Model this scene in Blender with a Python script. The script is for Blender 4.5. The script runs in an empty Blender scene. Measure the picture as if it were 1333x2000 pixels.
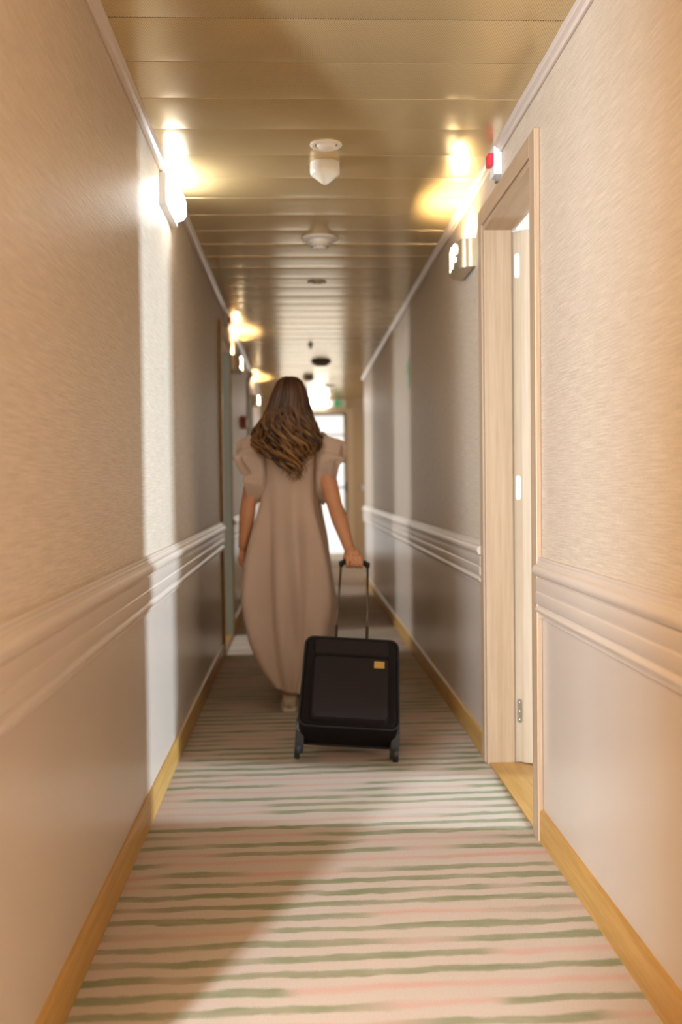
import bpy, bmesh, math, random
from mathutils import Vector, Matrix, noise as mnoise
random.seed(7)
PI = math.pi
SC = bpy.context.scene
COL = SC.collection

# ------------------------------------------------------------------ camera
cam_d = bpy.data.cameras.new('camera')
cam = bpy.data.objects.new('camera', cam_d)
COL.objects.link(cam)
cam_d.sensor_width = 36.0
cam_d.sensor_fit = 'AUTO'
cam_d.lens = 1944.0 * 36.0 / 2000.0
cam_d.clip_start = 0.05
R_ = Vector((0.99905367, -0.04201064, -0.01126375))
F_ = Vector((0.04170443, 0.99878729, -0.02616648))
U_ = Vector((0.01234936, 0.02567197, 0.99959414))
M = Matrix((R_, U_, -F_)).transposed().to_4x4()
M.translation = Vector((0, 0, 1.12))
cam.matrix_world = M
cam_d.dof.use_dof = True
cam_d.dof.focus_distance = 2.9
cam_d.dof.aperture_fstop = 2.0
SC.camera = cam

# ------------------------------------------------------------------ view, world, large lights
SC.view_settings.view_transform = 'Standard'
SC.view_settings.look = 'None'
SC.view_settings.gamma = 1.0
SC.view_settings.use_curve_mapping = False
SC.view_settings.exposure = 0.27
SC.cycles.use_denoising = True
SC.cycles.max_bounces = 10
SC.cycles.diffuse_bounces = 6
SC.cycles.glossy_bounces = 4
SC.cycles.caustics_reflective = False
SC.cycles.caustics_refractive = False
SC.cycles.sample_clamp_indirect = 6.0
W = bpy.data.worlds.new('daylight')
SC.world = W
W.use_nodes = True
bg = W.node_tree.nodes['Background']
bg.inputs['Color'].default_value = (1.0, 0.97, 0.92, 1)
bg.inputs['Strength'].default_value = 0.95


def area(name, loc, target, sx, sy, power, color):
    d = bpy.data.lights.new(name, 'AREA')
    d.shape = 'RECTANGLE'
    d.size, d.size_y = sx, sy
    d.energy = power
    d.color = color
    o = bpy.data.objects.new(name, d)
    COL.objects.link(o)
    o.location = loc
    v = Vector(target) - Vector(loc)
    o.rotation_euler = v.to_track_quat('-Z', 'Y').to_euler()
    return o


COOL = (0.64, 0.82, 1.0)
WARM = (1.0, 0.80, 0.62)
# window of the guest room on the right, window of the lobby behind, added warm fill above the lobby, windows behind the left doors
area('daylight_guest_room', (5.45, 2.5, 1.45), (0.0, 3.75, 1.1), 0.42, 1.7, 520, COOL)
area('daylight_lobby', (-1.57, -1.2, 1.45), (0.12, 3.1, 1.0), 0.16, 1.5, 340, (0.70, 0.84, 1.0))
area('lobby_fill', (-0.75, 0.1, 2.33), (-0.1, 1.25, 0.0), 1.3, 1.4, 215, (1.0, 0.69, 0.41))  # added overhead fill standing in for warm bounced light
area('daylight_left_room', (-4.2, 6.55, 1.4), (0.2, 7.1, 0.9), 0.7, 1.6, 120, (0.86, 0.92, 1.0))
area('daylight_far_left_room', (-4.2, 10.2, 1.4), (0.2, 10.6, 0.9), 0.7, 1.6, 120, (0.92, 0.95, 1.0))
area('daylight_recess', (2.6, 12.7, 1.4), (0.0, 12.7, 1.0), 1.0, 1.6, 25, (1.0, 0.9, 0.8))
area('daylight_glass_door', (0.2, 14.9, 1.6), (0.2, 12.0, 0.8), 1.0, 1.9, 5, (1.0, 0.86, 0.66))


# ------------------------------------------------------------------ node helpers
class NT:
    def __init__(s, name):
        s.m = bpy.data.materials.new(name)
        s.m.use_nodes = True
        s.t = s.m.node_tree
        s.b = s.t.nodes['Principled BSDF']

    def n(s, typ, **kw):
        nd = s.t.nodes.new(typ)
        for k, v in kw.items():
            setattr(nd, k, v)
        return nd

    def put(s, sock, v):
        if isinstance(v, bpy.types.NodeSocket):
            s.t.links.new(v, sock)
        else:
            sock.default_value = v

    def math(s, op, a, b=0.0, c=0.0, clamp=False):
        nd = s.n('ShaderNodeMath', operation=op)
        nd.use_clamp = clamp
        for i, v in enumerate((a, b, c)):
            s.put(nd.inputs[i], v)
        return nd.outputs[0]

    def smooth(s, v, lo, hi):
        nd = s.n('ShaderNodeMapRange', interpolation_type='SMOOTHSTEP')
        s.put(nd.inputs['Value'], v)
        nd.inputs['From Min'].default_value = lo
        nd.inputs['From Max'].default_value = hi
        return nd.outputs[0]

    def mix(s, f, a, b):
        nd = s.n('ShaderNodeMix', data_type='RGBA')
        s.put(nd.inputs[0], f)
        for i, v in ((6, a), (7, b)):
            s.put(nd.inputs[i], v if isinstance(v, bpy.types.NodeSocket) else (*v, 1))
        return nd.outputs[2]

    def coord(s, scale=(1, 1, 1)):
        tc = s.n('ShaderNodeTexCoord')
        mp = s.n('ShaderNodeMapping')
        mp.inputs['Scale'].default_value = scale
        s.t.links.new(tc.outputs['Object'], mp.inputs[0])
        return mp.outputs[0]

    def noise(s, vec, scale=1.0, detail=2.0, rough=0.5):
        nd = s.n('ShaderNodeTexNoise')
        s.put(nd.inputs['Vector'], vec)
        nd.inputs['Scale'].default_value = scale
        nd.inputs['Detail'].default_value = detail
        nd.inputs['Roughness'].default_value = rough
        return nd.outputs[0]

    def bump(s, h, strength=0.3, dist=0.002):
        nd = s.n('ShaderNodeBump')
        nd.inputs['Strength'].default_value = strength
        nd.inputs['Distance'].default_value = dist
        s.put(nd.inputs['Height'], h)
        s.t.links.new(nd.outputs[0], s.b.inputs['Normal'])

    def set(s, **kw):
        names = dict(color='Base Color', rough='Roughness', metal='Metallic', spec='Specular IOR Level', sheen='Sheen Weight',
                     emit='Emission Color', emit_s='Emission Strength', coat='Coat Weight', coat_r='Coat Roughness', sss='Subsurface Weight')
        for k, v in kw.items():
            if isinstance(v, tuple) and len(v) == 3:
                v = (*v, 1)
            s.put(s.b.inputs[names[k]], v)
        return s.m


def plain(name, color, rough=0.5, metal=0.0, spec=0.5, var=0.06, scale=30.0, bump=0.0):
    t = NT(name)
    nz = t.noise(t.coord(), scale, 3)
    c = t.mix(nz, tuple(x * (1 - var) for x in color), tuple(min(1, x * (1 + var)) for x in color))
    if bump:
        t.bump(t.noise(t.coord(), scale * 8, 2), bump, 0.001)
    return t.set(color=c, rough=rough, metal=metal, spec=spec)


def glow(name, color, strength):
    t = NT(name)
    return t.set(color=(0.9, 0.9, 0.9), emit=color, emit_s=strength, rough=0.4)


def wood(name, c1, c2, axis, rough=0.42):
    t = NT(name)
    sc = {'x': (1.2, 38, 38), 'y': (38, 1.2, 38), 'z': (38, 38, 1.2)}[axis]
    sf = {'x': (6, 260, 260), 'y': (260, 6, 260), 'z': (260, 260, 6)}[axis]
    a = t.noise(t.coord(sc), 1.0, 4, 0.6)
    b = t.noise(t.coord(sf), 1.0, 2, 0.5)
    f = t.math('ADD', t.math('MULTIPLY', a, 0.7), t.math('MULTIPLY', b, 0.4))
    c = t.mix(t.smooth(f, 0.36, 0.74), c1, c2)
    t.bump(b, 0.08, 0.001)
    return t.set(color=c, rough=rough, spec=0.4)


# wallpaper: woven beige fibres running along the corridor, faint satin
def wallpaper():
    t = NT('woven_wallpaper')
    n1 = t.noise(t.coord((8, 8, 300)), 1.0, 3, 0.6)
    n2 = t.noise(t.coord((260, 260, 420)), 1.0, 2, 0.5)
    n3 = t.noise(t.coord((1.2, 1.2, 1.2)), 1.0, 3, 0.5)
    f = t.math('ADD', t.math('MULTIPLY', n1, 0.65), t.math('MULTIPLY', n2, 0.4))
    c = t.mix(t.smooth(f, 0.34, 0.72), (0.47, 0.38, 0.285), (0.68, 0.57, 0.45))
    c2 = t.mix(t.math('MULTIPLY', n3, 0.16), c, (0.6, 0.5, 0.4))
    t.bump(f, 0.7, 0.0026)
    return t.set(color=c2, rough=0.42, spec=0.5)


def panel_paint():
    t = NT('satin_panel_paint')
    n3 = t.noise(t.coord((2, 2, 2)), 1.0, 2)
    c = t.mix(n3, (0.505, 0.42, 0.345), (0.545, 0.455, 0.375))
    t.bump(t.noise(t.coord((70, 70, 70)), 1.0, 2), 0.05, 0.001)
    return t.set(color=c, rough=0.27, spec=0.55)


def carpet():
    t = NT('striped_carpet')
    tc = t.n('ShaderNodeTexCoord')
    sp = t.n('ShaderNodeSeparateXYZ')
    t.t.links.new(tc.outputs['Object'], sp.inputs[0])
    x, y = sp.outputs[0], sp.outputs[1]
    wob = t.noise(t.coord((4.5, 8, 1)), 1.0, 4, 0.62)
    yy = t.math('ADD', y, t.math('MULTIPLY', t.math('SUBTRACT', wob, 0.5), 0.052))
    yy = t.math('SUBTRACT', yy, t.math('MULTIPLY', x, 0.022))
    q = t.math('DIVIDE', yy, 0.0765)
    k = t.math('FLOOR', q)
    fr = t.math('SUBTRACT', q, k)
    wn = t.n('ShaderNodeTexWhiteNoise', noise_dimensions='1D')
    t.put(wn.inputs['W'], k)
    rk = wn.outputs['Value']
    cmb = t.n('ShaderNodeCombineXYZ')
    t.put(cmb.inputs[0], t.math('ADD', t.math('MULTIPLY', x, 1.9), t.math('MULTIPLY', rk, 60.0)))
    t.put(cmb.inputs[1], t.math('MULTIPLY', k, 3.7))
    tn = t.noise(cmb.outputs[0], 1.0, 1.5, 0.4)
    green = t.smooth(tn, 0.42, 0.53)
    pink = t.math('SUBTRACT', 1.0, green)
    d = t.math('ABSOLUTE', t.math('SUBTRACT', fr, 0.5))
    wid = t.noise(t.coord((5, 16, 1)), 1.0, 3, 0.6)
    edge = t.math('SUBTRACT', d, t.math('MULTIPLY', wid, 0.26))
    fuzz = t.noise(t.coord((260, 260, 260)), 1.0, 3, 0.65)
    edge = t.math('ADD', edge, t.math('MULTIPLY', t.math('SUBTRACT', fuzz, 0.5), 0.12))
    line = t.math('SUBTRACT', 1.0, t.smooth(edge, 0.01, 0.17))
    gs = t.math('MULTIPLY', t.math('MULTIPLY', line, green), t.math('ADD', 0.30, t.math('MULTIPLY', wid, 0.9)))
    # pink band, broader, drifting beside the green lines
    q2 = t.math('ADD', t.math('MULTIPLY', rk, 0.3), fr)
    d2 = t.math('ABSOLUTE', t.math('SUBTRACT', q2, 0.62))
    pl = t.math('SUBTRACT', 1.0, t.smooth(t.math('ADD', d2, t.math('MULTIPLY', t.math('SUBTRACT', fuzz, 0.5), 0.25)), 0.04, 0.30))
    pn = t.noise(t.coord((1.6, 11, 1)), 1.0, 2, 0.5)
    ps = t.math('MULTIPLY', pl, t.math('ADD', t.math('MULTIPLY', pink, 0.55), t.math('MULTIPLY', t.smooth(pn, 0.5, 0.7), 0.35)), clamp=True)
    base = t.mix(fuzz, (0.44, 0.35, 0.265), (0.75, 0.62, 0.50))
    c = t.mix(ps, base, (0.64, 0.33, 0.25))
    c = t.mix(gs, c, (0.205, 0.225, 0.095))
    t.bump(t.noise(t.coord((700, 700, 700)), 1.0, 2, 0.6), 0.8, 0.006)
    return t.set(color=c, rough=0.95, spec=0.12, sheen=0.12)


def ceiling_metal():
    t = NT('perforated_metal')
    tc = t.n('ShaderNodeTexCoord')
    sp = t.n('ShaderNodeSeparateXYZ')
    t.t.links.new(tc.outputs['Object'], sp.inputs[0])
    P = 0.0066
    qy = t.math('DIVIDE', sp.outputs[1], P)
    row = t.math('FLOOR', qy)
    odd = t.math('MULTIPLY', t.math('MODULO', t.math('ABSOLUTE', row), 2.0), 0.5)
    qx = t.math('ADD', t.math('DIVIDE', sp.outputs[0], P), odd)
    fx = t.math('SUBTRACT', t.math('FRACT', qx), 0.5)
    fy = t.math('SUBTRACT', t.math('FRACT', qy), 0.5)
    r2 = t.math('SQRT', t.math('ADD', t.math('MULTIPLY', fx, fx), t.math('MULTIPLY', fy, fy)))
    hole = t.math('SUBTRACT', 1.0, t.smooth(r2, 0.17, 0.26))
    nz = t.noise(t.coord((3, 3, 3)), 1.0, 2)
    base = t.mix(nz, (0.66, 0.50, 0.25), (0.74, 0.57, 0.31))
    c = t.mix(hole, base, (0.10, 0.055, 0.02))
    ro = t.math('ADD', 0.21, t.math('MULTIPLY', hole, 0.5))
    t.bump(t.noise(t.coord((2.2, 7, 1)), 1.0, 1), 0.12, 0.01)
    return t.set(color=c, rough=ro, metal=0.45, spec=0.5)


M_WALLPAPER = wallpaper()
M_PANEL = panel_paint()
M_CARPET = carpet()
M_CEIL = ceiling_metal()
M_TRIM = plain('trim_paint', (0.57, 0.475, 0.39), 0.28, spec=0.55, var=0.03, scale=3)
M_CORNICE = plain('cornice_paint', (0.56, 0.47, 0.40), 0.3, spec=0.5, var=0.03, scale=3)
M_OAKZ = wood('pale_oak', (0.37, 0.25, 0.15), (0.46, 0.33, 0.215), 'z')
M_OAKY = wood('pale_oak_lengthways', (0.37, 0.25, 0.15), (0.46, 0.33, 0.215), 'y')
M_LEAF = wood('pale_door_veneer', (0.43, 0.33, 0.22), (0.51, 0.41, 0.295), 'z')
M_SKIRT = wood('honey_oak', (0.36, 0.19, 0.042), (0.48, 0.275, 0.075), 'y', 0.36)
M_WHITE = plain('white_plastic', (0.80, 0.79, 0.77), 0.35, var=0.02)
M_WALLW = plain('white_wall_paint', (0.50, 0.48, 0.45), 0.7, var=0.03, scale=5)
M_ENDW = plain('beige_wall_paint', (0.52, 0.40, 0.26), 0.5, var=0.03, scale=5)
M_RED = plain('red_lens', (0.62, 0.02, 0.05), 0.2, var=0.02)
M_STEEL = plain('brushed_steel', (0.62, 0.58, 0.50), 0.30, metal=0.9, var=0.05, scale=60)
M_BRASS = plain('satin_champagne_metal', (0.52, 0.44, 0.30), 0.32, metal=0.75, var=0.04, scale=60)
M_DARK = plain('dark_recess', (0.03, 0.025, 0.02), 0.5)
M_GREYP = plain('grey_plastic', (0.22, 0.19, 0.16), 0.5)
M_LAMP_W = glow('cool_diffuser', (1.0, 0.98, 0.94), 30.0)
M_LAMP_FAR = glow('cool_diffuser_far', (1.0, 0.97, 0.9), 14.0)
M_DIGIT = glow('lit_number', (1.0, 0.86, 0.62), 14.0)
M_GREEN = NT('green_sign').set(color=(0.03, 0.32, 0.12), emit=(0.05, 0.5, 0.18), emit_s=0.25, rough=0.4)
M_SIGNW = plain('sign_white', (0.8, 0.82, 0.78), 0.4)


# ------------------------------------------------------------------ mesh helpers
def build(name, bm, mat, parent=None, smooth=False, loc=None):
    me = bpy.data.meshes.new(name)
    bmesh.ops.recalc_face_normals(bm, faces=bm.faces[:])
    bm.to_mesh(me)
    bm.free()
    mats = mat if isinstance(mat, (list, tuple)) else [mat]
    for m_ in mats:
        me.materials.append(m_)
    if smooth:
        for p in me.polygons:
            p.use_smooth = True
    o = bpy.data.objects.new(name, me)
    COL.objects.link(o)
    if parent:
        o.parent = parent
    if loc:
        o.location = loc
    return o


def smooth_by_angle(o, deg=35):
    for p in o.data.polygons:
        p.use_smooth = True
    bm = bmesh.new()
    bm.from_mesh(o.data)
    for e in bm.edges:
        if len(e.link_faces) == 2 and e.calc_face_angle(0) > math.radians(deg):
            e.smooth = False
    bm.to_mesh(o.data)
    bm.free()
    return o


def box(bm, x0, x1, y0, y1, z0, z1, mi=0, bevel=0.0):
    vs = [bm.verts.new((x, y, z)) for z in (z0, z1) for y in (y0, y1) for x in (x0, x1)]
    fs = []
    for q in ((0, 2, 3, 1), (4, 5, 7, 6), (0, 1, 5, 4), (2, 6, 7, 3), (0, 4, 6, 2), (1, 3, 7, 5)):
        f = bm.faces.new([vs[i] for i in q])
        f.material_index = mi
        fs.append(f)
    if bevel:
        es = list({e for f in fs for e in f.edges})
        bmesh.ops.bevel(bm, geom=es, offset=bevel, segments=2, affect='EDGES', profile=0.5)
    return vs


def prism(bm, pts, axis, a0, a1, mi=0):
    """extrude a closed 2-D outline; axis 'y': pts are (x,z); 'z': (x,y); 'x': (y,z)"""
    def P(p, a):
        return {'y': (p[0], a, p[1]), 'z': (p[0], p[1], a), 'x': (a, p[0], p[1])}[axis]
    lo = [bm.verts.new(P(p, a0)) for p in pts]
    hi = [bm.verts.new(P(p, a1)) for p in pts]
    n = len(pts)
    for i in range(n):
        j = (i + 1) % n
        bm.faces.new((lo[i], lo[j], hi[j], hi[i])).material_index = mi
    bm.faces.new(lo[::-1]).material_index = mi
    bm.faces.new(hi).material_index = mi


def lathe(bm, prof, cx, cy, cz, seg=32, sy=1.0, mi=0):
    """profile (r, z) turned about a vertical axis"""
    rings = []
    for r, z in prof:
        if r < 1e-6:
            rings.append([bm.verts.new((cx, cy, cz + z))])
        else:
            rings.append([bm.verts.new((cx + r * math.cos(2 * PI * i / seg), cy + sy * r * math.sin(2 * PI * i / seg), cz + z)) for i in range(seg)])
    for a, b in zip(rings, rings[1:]):
        for i in range(seg):
            j = (i + 1) % seg
            if len(a) == 1 and len(b) == 1:
                continue
            if len(a) == 1:
                f = bm.faces.new((a[0], b[i], b[j]))
            elif len(b) == 1:
                f = bm.faces.new((a[i], b[0], a[j]))
            else:
                f = bm.faces.new((a[i], b[i], b[j], a[j]))
            f.material_index = mi


def tube(bm, pts, radii, seg=10, mi=0, caps=True, flat=1.0):
    pts = [Vector(p) for p in pts]
    if not isinstance(radii, (list, tuple)):
        radii = [radii] * len(pts)
    rings = []
    prev = None
    for i, p in enumerate(pts):
        t = (pts[min(i + 1, len(pts) - 1)] - pts[max(i - 1, 0)])
        t.normalize()
        if prev is None:
            u = t.orthogonal().normalized()
        else:
            u = (prev - t * prev.dot(t))
            u = u.normalized() if u.length > 1e-6 else t.orthogonal().normalized()
        prev = u
        w = t.cross(u)
        rings.append([bm.verts.new(p + (u * math.cos(2 * PI * k / seg) + w * flat * math.sin(2 * PI * k / seg)) * radii[i]) for k in range(seg)])
    for a, b in zip(rings, rings[1:]):
        for k in range(seg):
            f = bm.faces.new((a[k], a[(k + 1) % seg], b[(k + 1) % seg], b[k]))
            f.material_index = mi
    if caps:
        bm.faces.new(rings[0][::-1]).material_index = mi
        bm.faces.new(rings[-1]).material_index = mi
    return rings


def ball(bm, c, r, sx=1, sy=1, sz=1, u=14, v=10):
    mt = Matrix.Translation(c) @ Matrix.Diagonal((r * sx, r * sy, r * sz, 1))
    bmesh.ops.create_uvsphere(bm, u_segments=u, v_segments=v, radius=1.0, matrix=mt)


def tag(o, label=None, cat=None, group=None, kind=None):
    if label:
        o['label'] = label
    if cat:
        o['category'] = cat
    if group:
        o['group'] = group
    if kind:
        o['kind'] = kind
    return o


def empty(name, loc=(0, 0, 0)):
    o = bpy.data.objects.new(name, None)
    o.empty_display_size = 0.1
    COL.objects.link(o)
    o.location = loc
    return o


def part_of(root, name, bm, mat, smooth=False, keep_world=True):
    """a child mesh modelled in world coordinates"""
    o = build(name, bm, mat, root, smooth)
    if keep_world:
        o.location = -Vector(root.location)
    return o


# ------------------------------------------------------------------ the shell
XL, XR, ZC = -0.517, 0.752, 2.352
TH = 0.12
YE = 14.0
Z1 = 0.80            # panel below, wallpaper above (line hidden behind the dado)
D1 = (3.14, 3.94)    # door openings along y
D2 = (6.64, 7.52)
D3 = (10.15, 11.0)
DH = 2.135
LOBBY = 1.45         # left wall starts here; a lobby opens behind it
REND = 11.45         # right wall ends here

bm = bmesh.new()
box(bm, -5.0, 6.0, -4.2, 16.5, -0.06, 0.0)
tag(build('floor', bm, M_CARPET), 'beige carpet with wavy green and pink stripes running across the corridor', 'floor', kind='structure')

# ceiling: metal planks across the corridor
bm = bmesh.new()
PW = 0.2715
y = 2.66 - PW * 26
k = 0
rnd = random.Random(3)
while y < YE:
    xa, xb = (-3.6, XR + 0.02) if y + PW < LOBBY else ((XL - 0.02, XR + 0.02) if y + PW < REND + 0.2 else (XL - 0.02, 2.75))
    tl = rnd.uniform(-0.0012, 0.0012)
    bul = rnd.uniform(0.0004, 0.0014)
    g = 0.0035
    prof = [(y, ZC + 0.03), (y, ZC + 0.012), (y + g, ZC + 0.001 + tl)]
    for i in range(1, 8):
        f = i / 8
        prof.append((y + g + (PW - 2 * g) * f, ZC + tl * (1 - 2 * f) - bul * 4 * f * (1 - f)))
    prof += [(y + PW - g, ZC + 0.001 - tl), (y + PW, ZC + 0.012), (y + PW, ZC + 0.03)]
    prism(bm, prof, 'x', xa, xb)
    y += PW
    k += 1
ce = build('ceiling', bm, M_CEIL)
smooth_by_angle(ce, 25)
tag(ce, 'ceiling of wide gold-beige perforated metal planks running across the corridor', 'ceiling', kind='structure')


def wall_seg(bm, x0, x1, y0, y1, z0=0.0, z1=None):
    z1 = z1 or ZC + 0.03
    if z0 < Z1:
        box(bm, x0, x1, y0, y1, z0, Z1, 1)
        z0 = Z1
    box(bm, x0, x1, y0, y1, z0, z1, 0)


bm = bmesh.new()
for a, b in ((LOBBY, D2[0]), (D2[1], D3[0]), (D3[1], YE)):
    wall_seg(bm, XL - TH, XL, a, b)
for d in (D2, D3):
    wall_seg(bm, XL - TH, XL, d[0], d[1], DH)
tag(build('wall_left', bm, [M_WALLPAPER, M_PANEL]), 'left corridor wall, woven beige wallpaper above a satin panel', 'wall', kind='structure')
bm = bmesh.new()
for a, b in ((-4.1, D1[0]), (D1[1], REND)):
    wall_seg(bm, XR, XR + TH, a, b)
wall_seg(bm, XR, XR + TH, D1[0], D1[1], DH)
tag(build('wall_right', bm, [M_WALLPAPER, M_PANEL]), 'right corridor wall with the open door, woven beige wallpaper above a satin panel', 'wall', kind='structure')
# end wall with the opening of the glass door
EX0, EX1, EZ = -0.28, 0.676, 2.15
bm = bmesh.new()
box(bm, XL - TH, EX0, YE, YE + TH, 0, ZC + 0.03)
box(bm, EX1, 2.75, YE, YE + TH, 0, ZC + 0.03)
box(bm, EX0, EX1, YE, YE + TH, EZ, ZC + 0.03)
tag(build('wall_end', bm, M_ENDW), 'beige end wall around the bright glass door', 'wall', kind='structure')
bm = bmesh.new()
box(bm, 2.75, 2.85, REND, YE + TH, 0, ZC + 0.03)
box(bm, XR + TH, 2.75, REND - 0.1, REND, 0, ZC + 0.03)
tag(build('wall_recess', bm, M_ENDW), 'beige walls of the recess at the far right', 'wall', kind='structure')
# lobby behind the viewer, guest rooms behind the doors
bm = bmesh.new()
box(bm, -3.7, -3.6, -4.1, LOBBY + 0.1, 0, ZC + 0.03)
box(bm, -3.6, XR, -4.2, -4.1, 0, ZC + 0.03)
box(bm, -3.6, XL - TH, LOBBY, LOBBY + 0.1, 0, ZC + 0.03)
box(bm, -0.86, -0.50, -0.25, -0.15, 0, ZC + 0.03)  # added unseen pier, cuts the right side of the lobby beam
tag(build('wall_rear', bm, M_ENDW), 'beige walls of the lobby behind the viewer, with an added pier trimming its daylight', 'wall', kind='structure')


def room(name, x0, x1, y0, y1, side, label):
    bm = bmesh.new()
    t = 0.06
    box(bm, x0, x1, y0 - t, y0, 0, 2.5)
    box(bm, x0, x1, y1, y1 + t, 0, 2.5)
    if side > 0:
        box(bm, x1, x1 + t, y0 - t, y1 + t, 0, 2.5)
    else:
        box(bm, x0 - t, x0, y0 - t, y1 + t, 0, 2.5)
    tag(build('wall_' + name, bm, M_WALLW), label + ', white walls', 'wall', kind='structure')
    bm = bmesh.new()
    box(bm, x0, x1, y0 - t, y1 + t, 2.5, 2.56)
    tag(build('ceiling_' + name, bm, M_WALLW), label + ', white ceiling', 'ceiling', kind='structure')


room('guest_room_right', XR + TH, 5.6, 1.6, 4.9, 1, 'guest room behind the right door')
room('guest_room_left', -4.4, XL - TH, 5.8, 8.3, -1, 'guest room behind the nearer left door')
room('guest_room_far', -4.4, XL - TH, 9.4, 11.6, -1, 'guest room behind the farther left door')
bm = bmesh.new()
box(bm, XR + TH - 0.02, 5.6, 1.6, 4.9, 0.0, 0.004)
tag(build('floor_guest_room', bm, M_SKIRT), 'oak floor of the guest room behind the right door', 'floor', kind='structure')


# trims -------------------------------------------------------------
def dado_profile():
    # (protrusion, z) from the top down
    p = [(0, 0.892), (0.012, 0.892), (0.014, 0.888), (0.013, 0.882), (0.016, 0.878), (0.016, 0.872)]
    for i in range(9):          # half round
        a = PI / 2 - PI * i / 8
        p.append((0.018 + 0.014 * math.cos(a), 0.852 + 0.018 * math.sin(a)))
    p += [(0.015, 0.832), (0.0155, 0.829), (0.020, 0.826), (0.020, 0.793), (0.018, 0.789), (0.018, 0.786), (0.0215, 0.783), (0.0215, 0.752),
          (0.019, 0.748), (0.015, 0.746), (0.015, 0.742)]
    for i in range(6):
        a = PI * 0.5 * i / 5
        p.append((0.015 + 0.008 * math.sin(2 * a), 0.740 - 0.020 * i / 5))
    p += [(0.012, 0.717), (0.010, 0.712), (0.010, 0.705), (0, 0.702)]
    return p


def run(name, prof, xw, sgn, y0, y1, mat, label, cat='trim'):
    bm = bmesh.new()
    prism(bm, [(xw + sgn * a, z) for a, z in prof], 'y', y0, y1)
    o = build(name, bm, mat)
    smooth_by_angle(o, 40)
    tag(o, label, cat, kind='structure')
    return o


DADO = dado_profile()
CAS = 0.08
runs_l = [(LOBBY, D2[0] - CAS, 'before the left door'), (D2[1] + CAS, D3[0] - CAS, 'between the two left doors'), (D3[1] + CAS, YE, 'past the farther left door')]
runs_r = [(-4.1, D1[0] - CAS, 'before the open door'), (D1[1] + CAS, REND, 'past the open door')]
BASE = [(0, 0), (0.012, 0), (0.012, 0.092), (0.010, 0.097), (0.004, 0.1), (0, 0.1)]
n = 1
for y0, y1, w in runs_l:
    run('trim_%d' % n, DADO, XL, 1, y0, y1, M_TRIM, 'moulded dado rail on the left wall ' + w)
    n += 1
for y0, y1, w in runs_r:
    run('trim_%d' % n, DADO, XR, -1, y0, y1, M_TRIM, 'moulded dado rail on the right wall ' + w)
    n += 1
for i, (y0, y1, w) in enumerate(runs_l):
    run('baseboard_left' + ('' if i == 0 else '_%d' % (i + 1)), BASE, XL, 1, y0, y1, M_SKIRT, 'honey oak baseboard on the left wall ' + w, 'baseboard')
for i, (y0, y1, w) in enumerate(runs_r):
    run('baseboard_right' + ('' if i == 0 else '_%d' % (i + 1)), BASE, XR, -1, y0, y1, M_SKIRT, 'honey oak baseboard on the right wall ' + w, 'baseboard')
zc = ZC
CORN = [(0, zc + 0.004), (0, zc - 0.024), (0.004, zc - 0.026), (0.009, zc - 0.025), (0.012, zc - 0.020), (0.013, zc - 0.015), (0.018, zc - 0.012), (0.023, zc - 0.010),
        (0.025, zc - 0.006), (0.029, zc - 0.004), (0.031, zc - 0.002), (0.031, zc + 0.004)]
run('trim_%d' % n, CORN, XL, 1, LOBBY, YE, M_CORNICE, 'slim painted cornice along the top of the left wall')
run('trim_%d' % (n + 1), CORN, XR, -1, -4.1, REND, M_CORNICE, 'slim painted cornice along the top of the right wall')


# ------------------------------------------------------------------ doors
def door_frame(root, sgn, xw, d, mz=None):
    """sgn: direction of the corridor from the wall plane (+1 = left wall, -1 = right wall)"""
    y0, y1 = d
    pr = 0.018 * sgn
    for a, b in ((y0 - CAS, y0 - 0.012), (y1 + 0.012, y1 + CAS)):
        bm = bmesh.new()
        x = sorted((xw, xw + pr))
        box(bm, x[0], x[1], a, b, 0, DH + CAS, 0, 0.003)
        part_of(root, 'casing', bm, M_OAKZ if mz is None else M_SKIRT)
    bm = bmesh.new()
    x = sorted((xw, xw + pr))
    box(bm, x[0], x[1], y0 - 0.012, y1 + 0.012, DH + 0.012, DH + CAS, 0, 0.003)
    part_of(root, 'head_casing', bm, M_OAKY)
    # lining of the opening
    xin = xw - sgn * (TH - 0.02)
    xo = xw + sgn * 0.012
    for a, b in ((y0 - 0.011, y0 + 0.012), (y1 - 0.012, y1 + 0.011)):
        bm = bmesh.new()
        x = sorted((xo, xin))
        box(bm, x[0], x[1], a, b, 0, DH + 0.011, 0, 0.003)
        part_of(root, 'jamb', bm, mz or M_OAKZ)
    bm = bmesh.new()
    box(bm, x[0], x[1], y0 + 0.012, y1 - 0.012, DH - 0.012, DH + 0.011, 0, 0.002)
    part_of(root, 'head_jamb', bm, M_OAKY)
    bm = bmesh.new()
    x = sorted((xw + sgn * 0.004, xw - sgn * (TH + 0.03)))
    box(bm, x[0], x[1], y0 + 0.012, y1 - 0.012, 0.0, 0.007, 0, 0.002)
    part_of(root, 'threshold', bm, M_SKIRT)


d1 = empty('door_1', (XR, (D1[0] + D1[1]) / 2, 0))
tag(d1, 'open pale oak door in its frame on the right wall', 'door', kind='structure')
door_frame(d1, -1, XR, D1)
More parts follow.
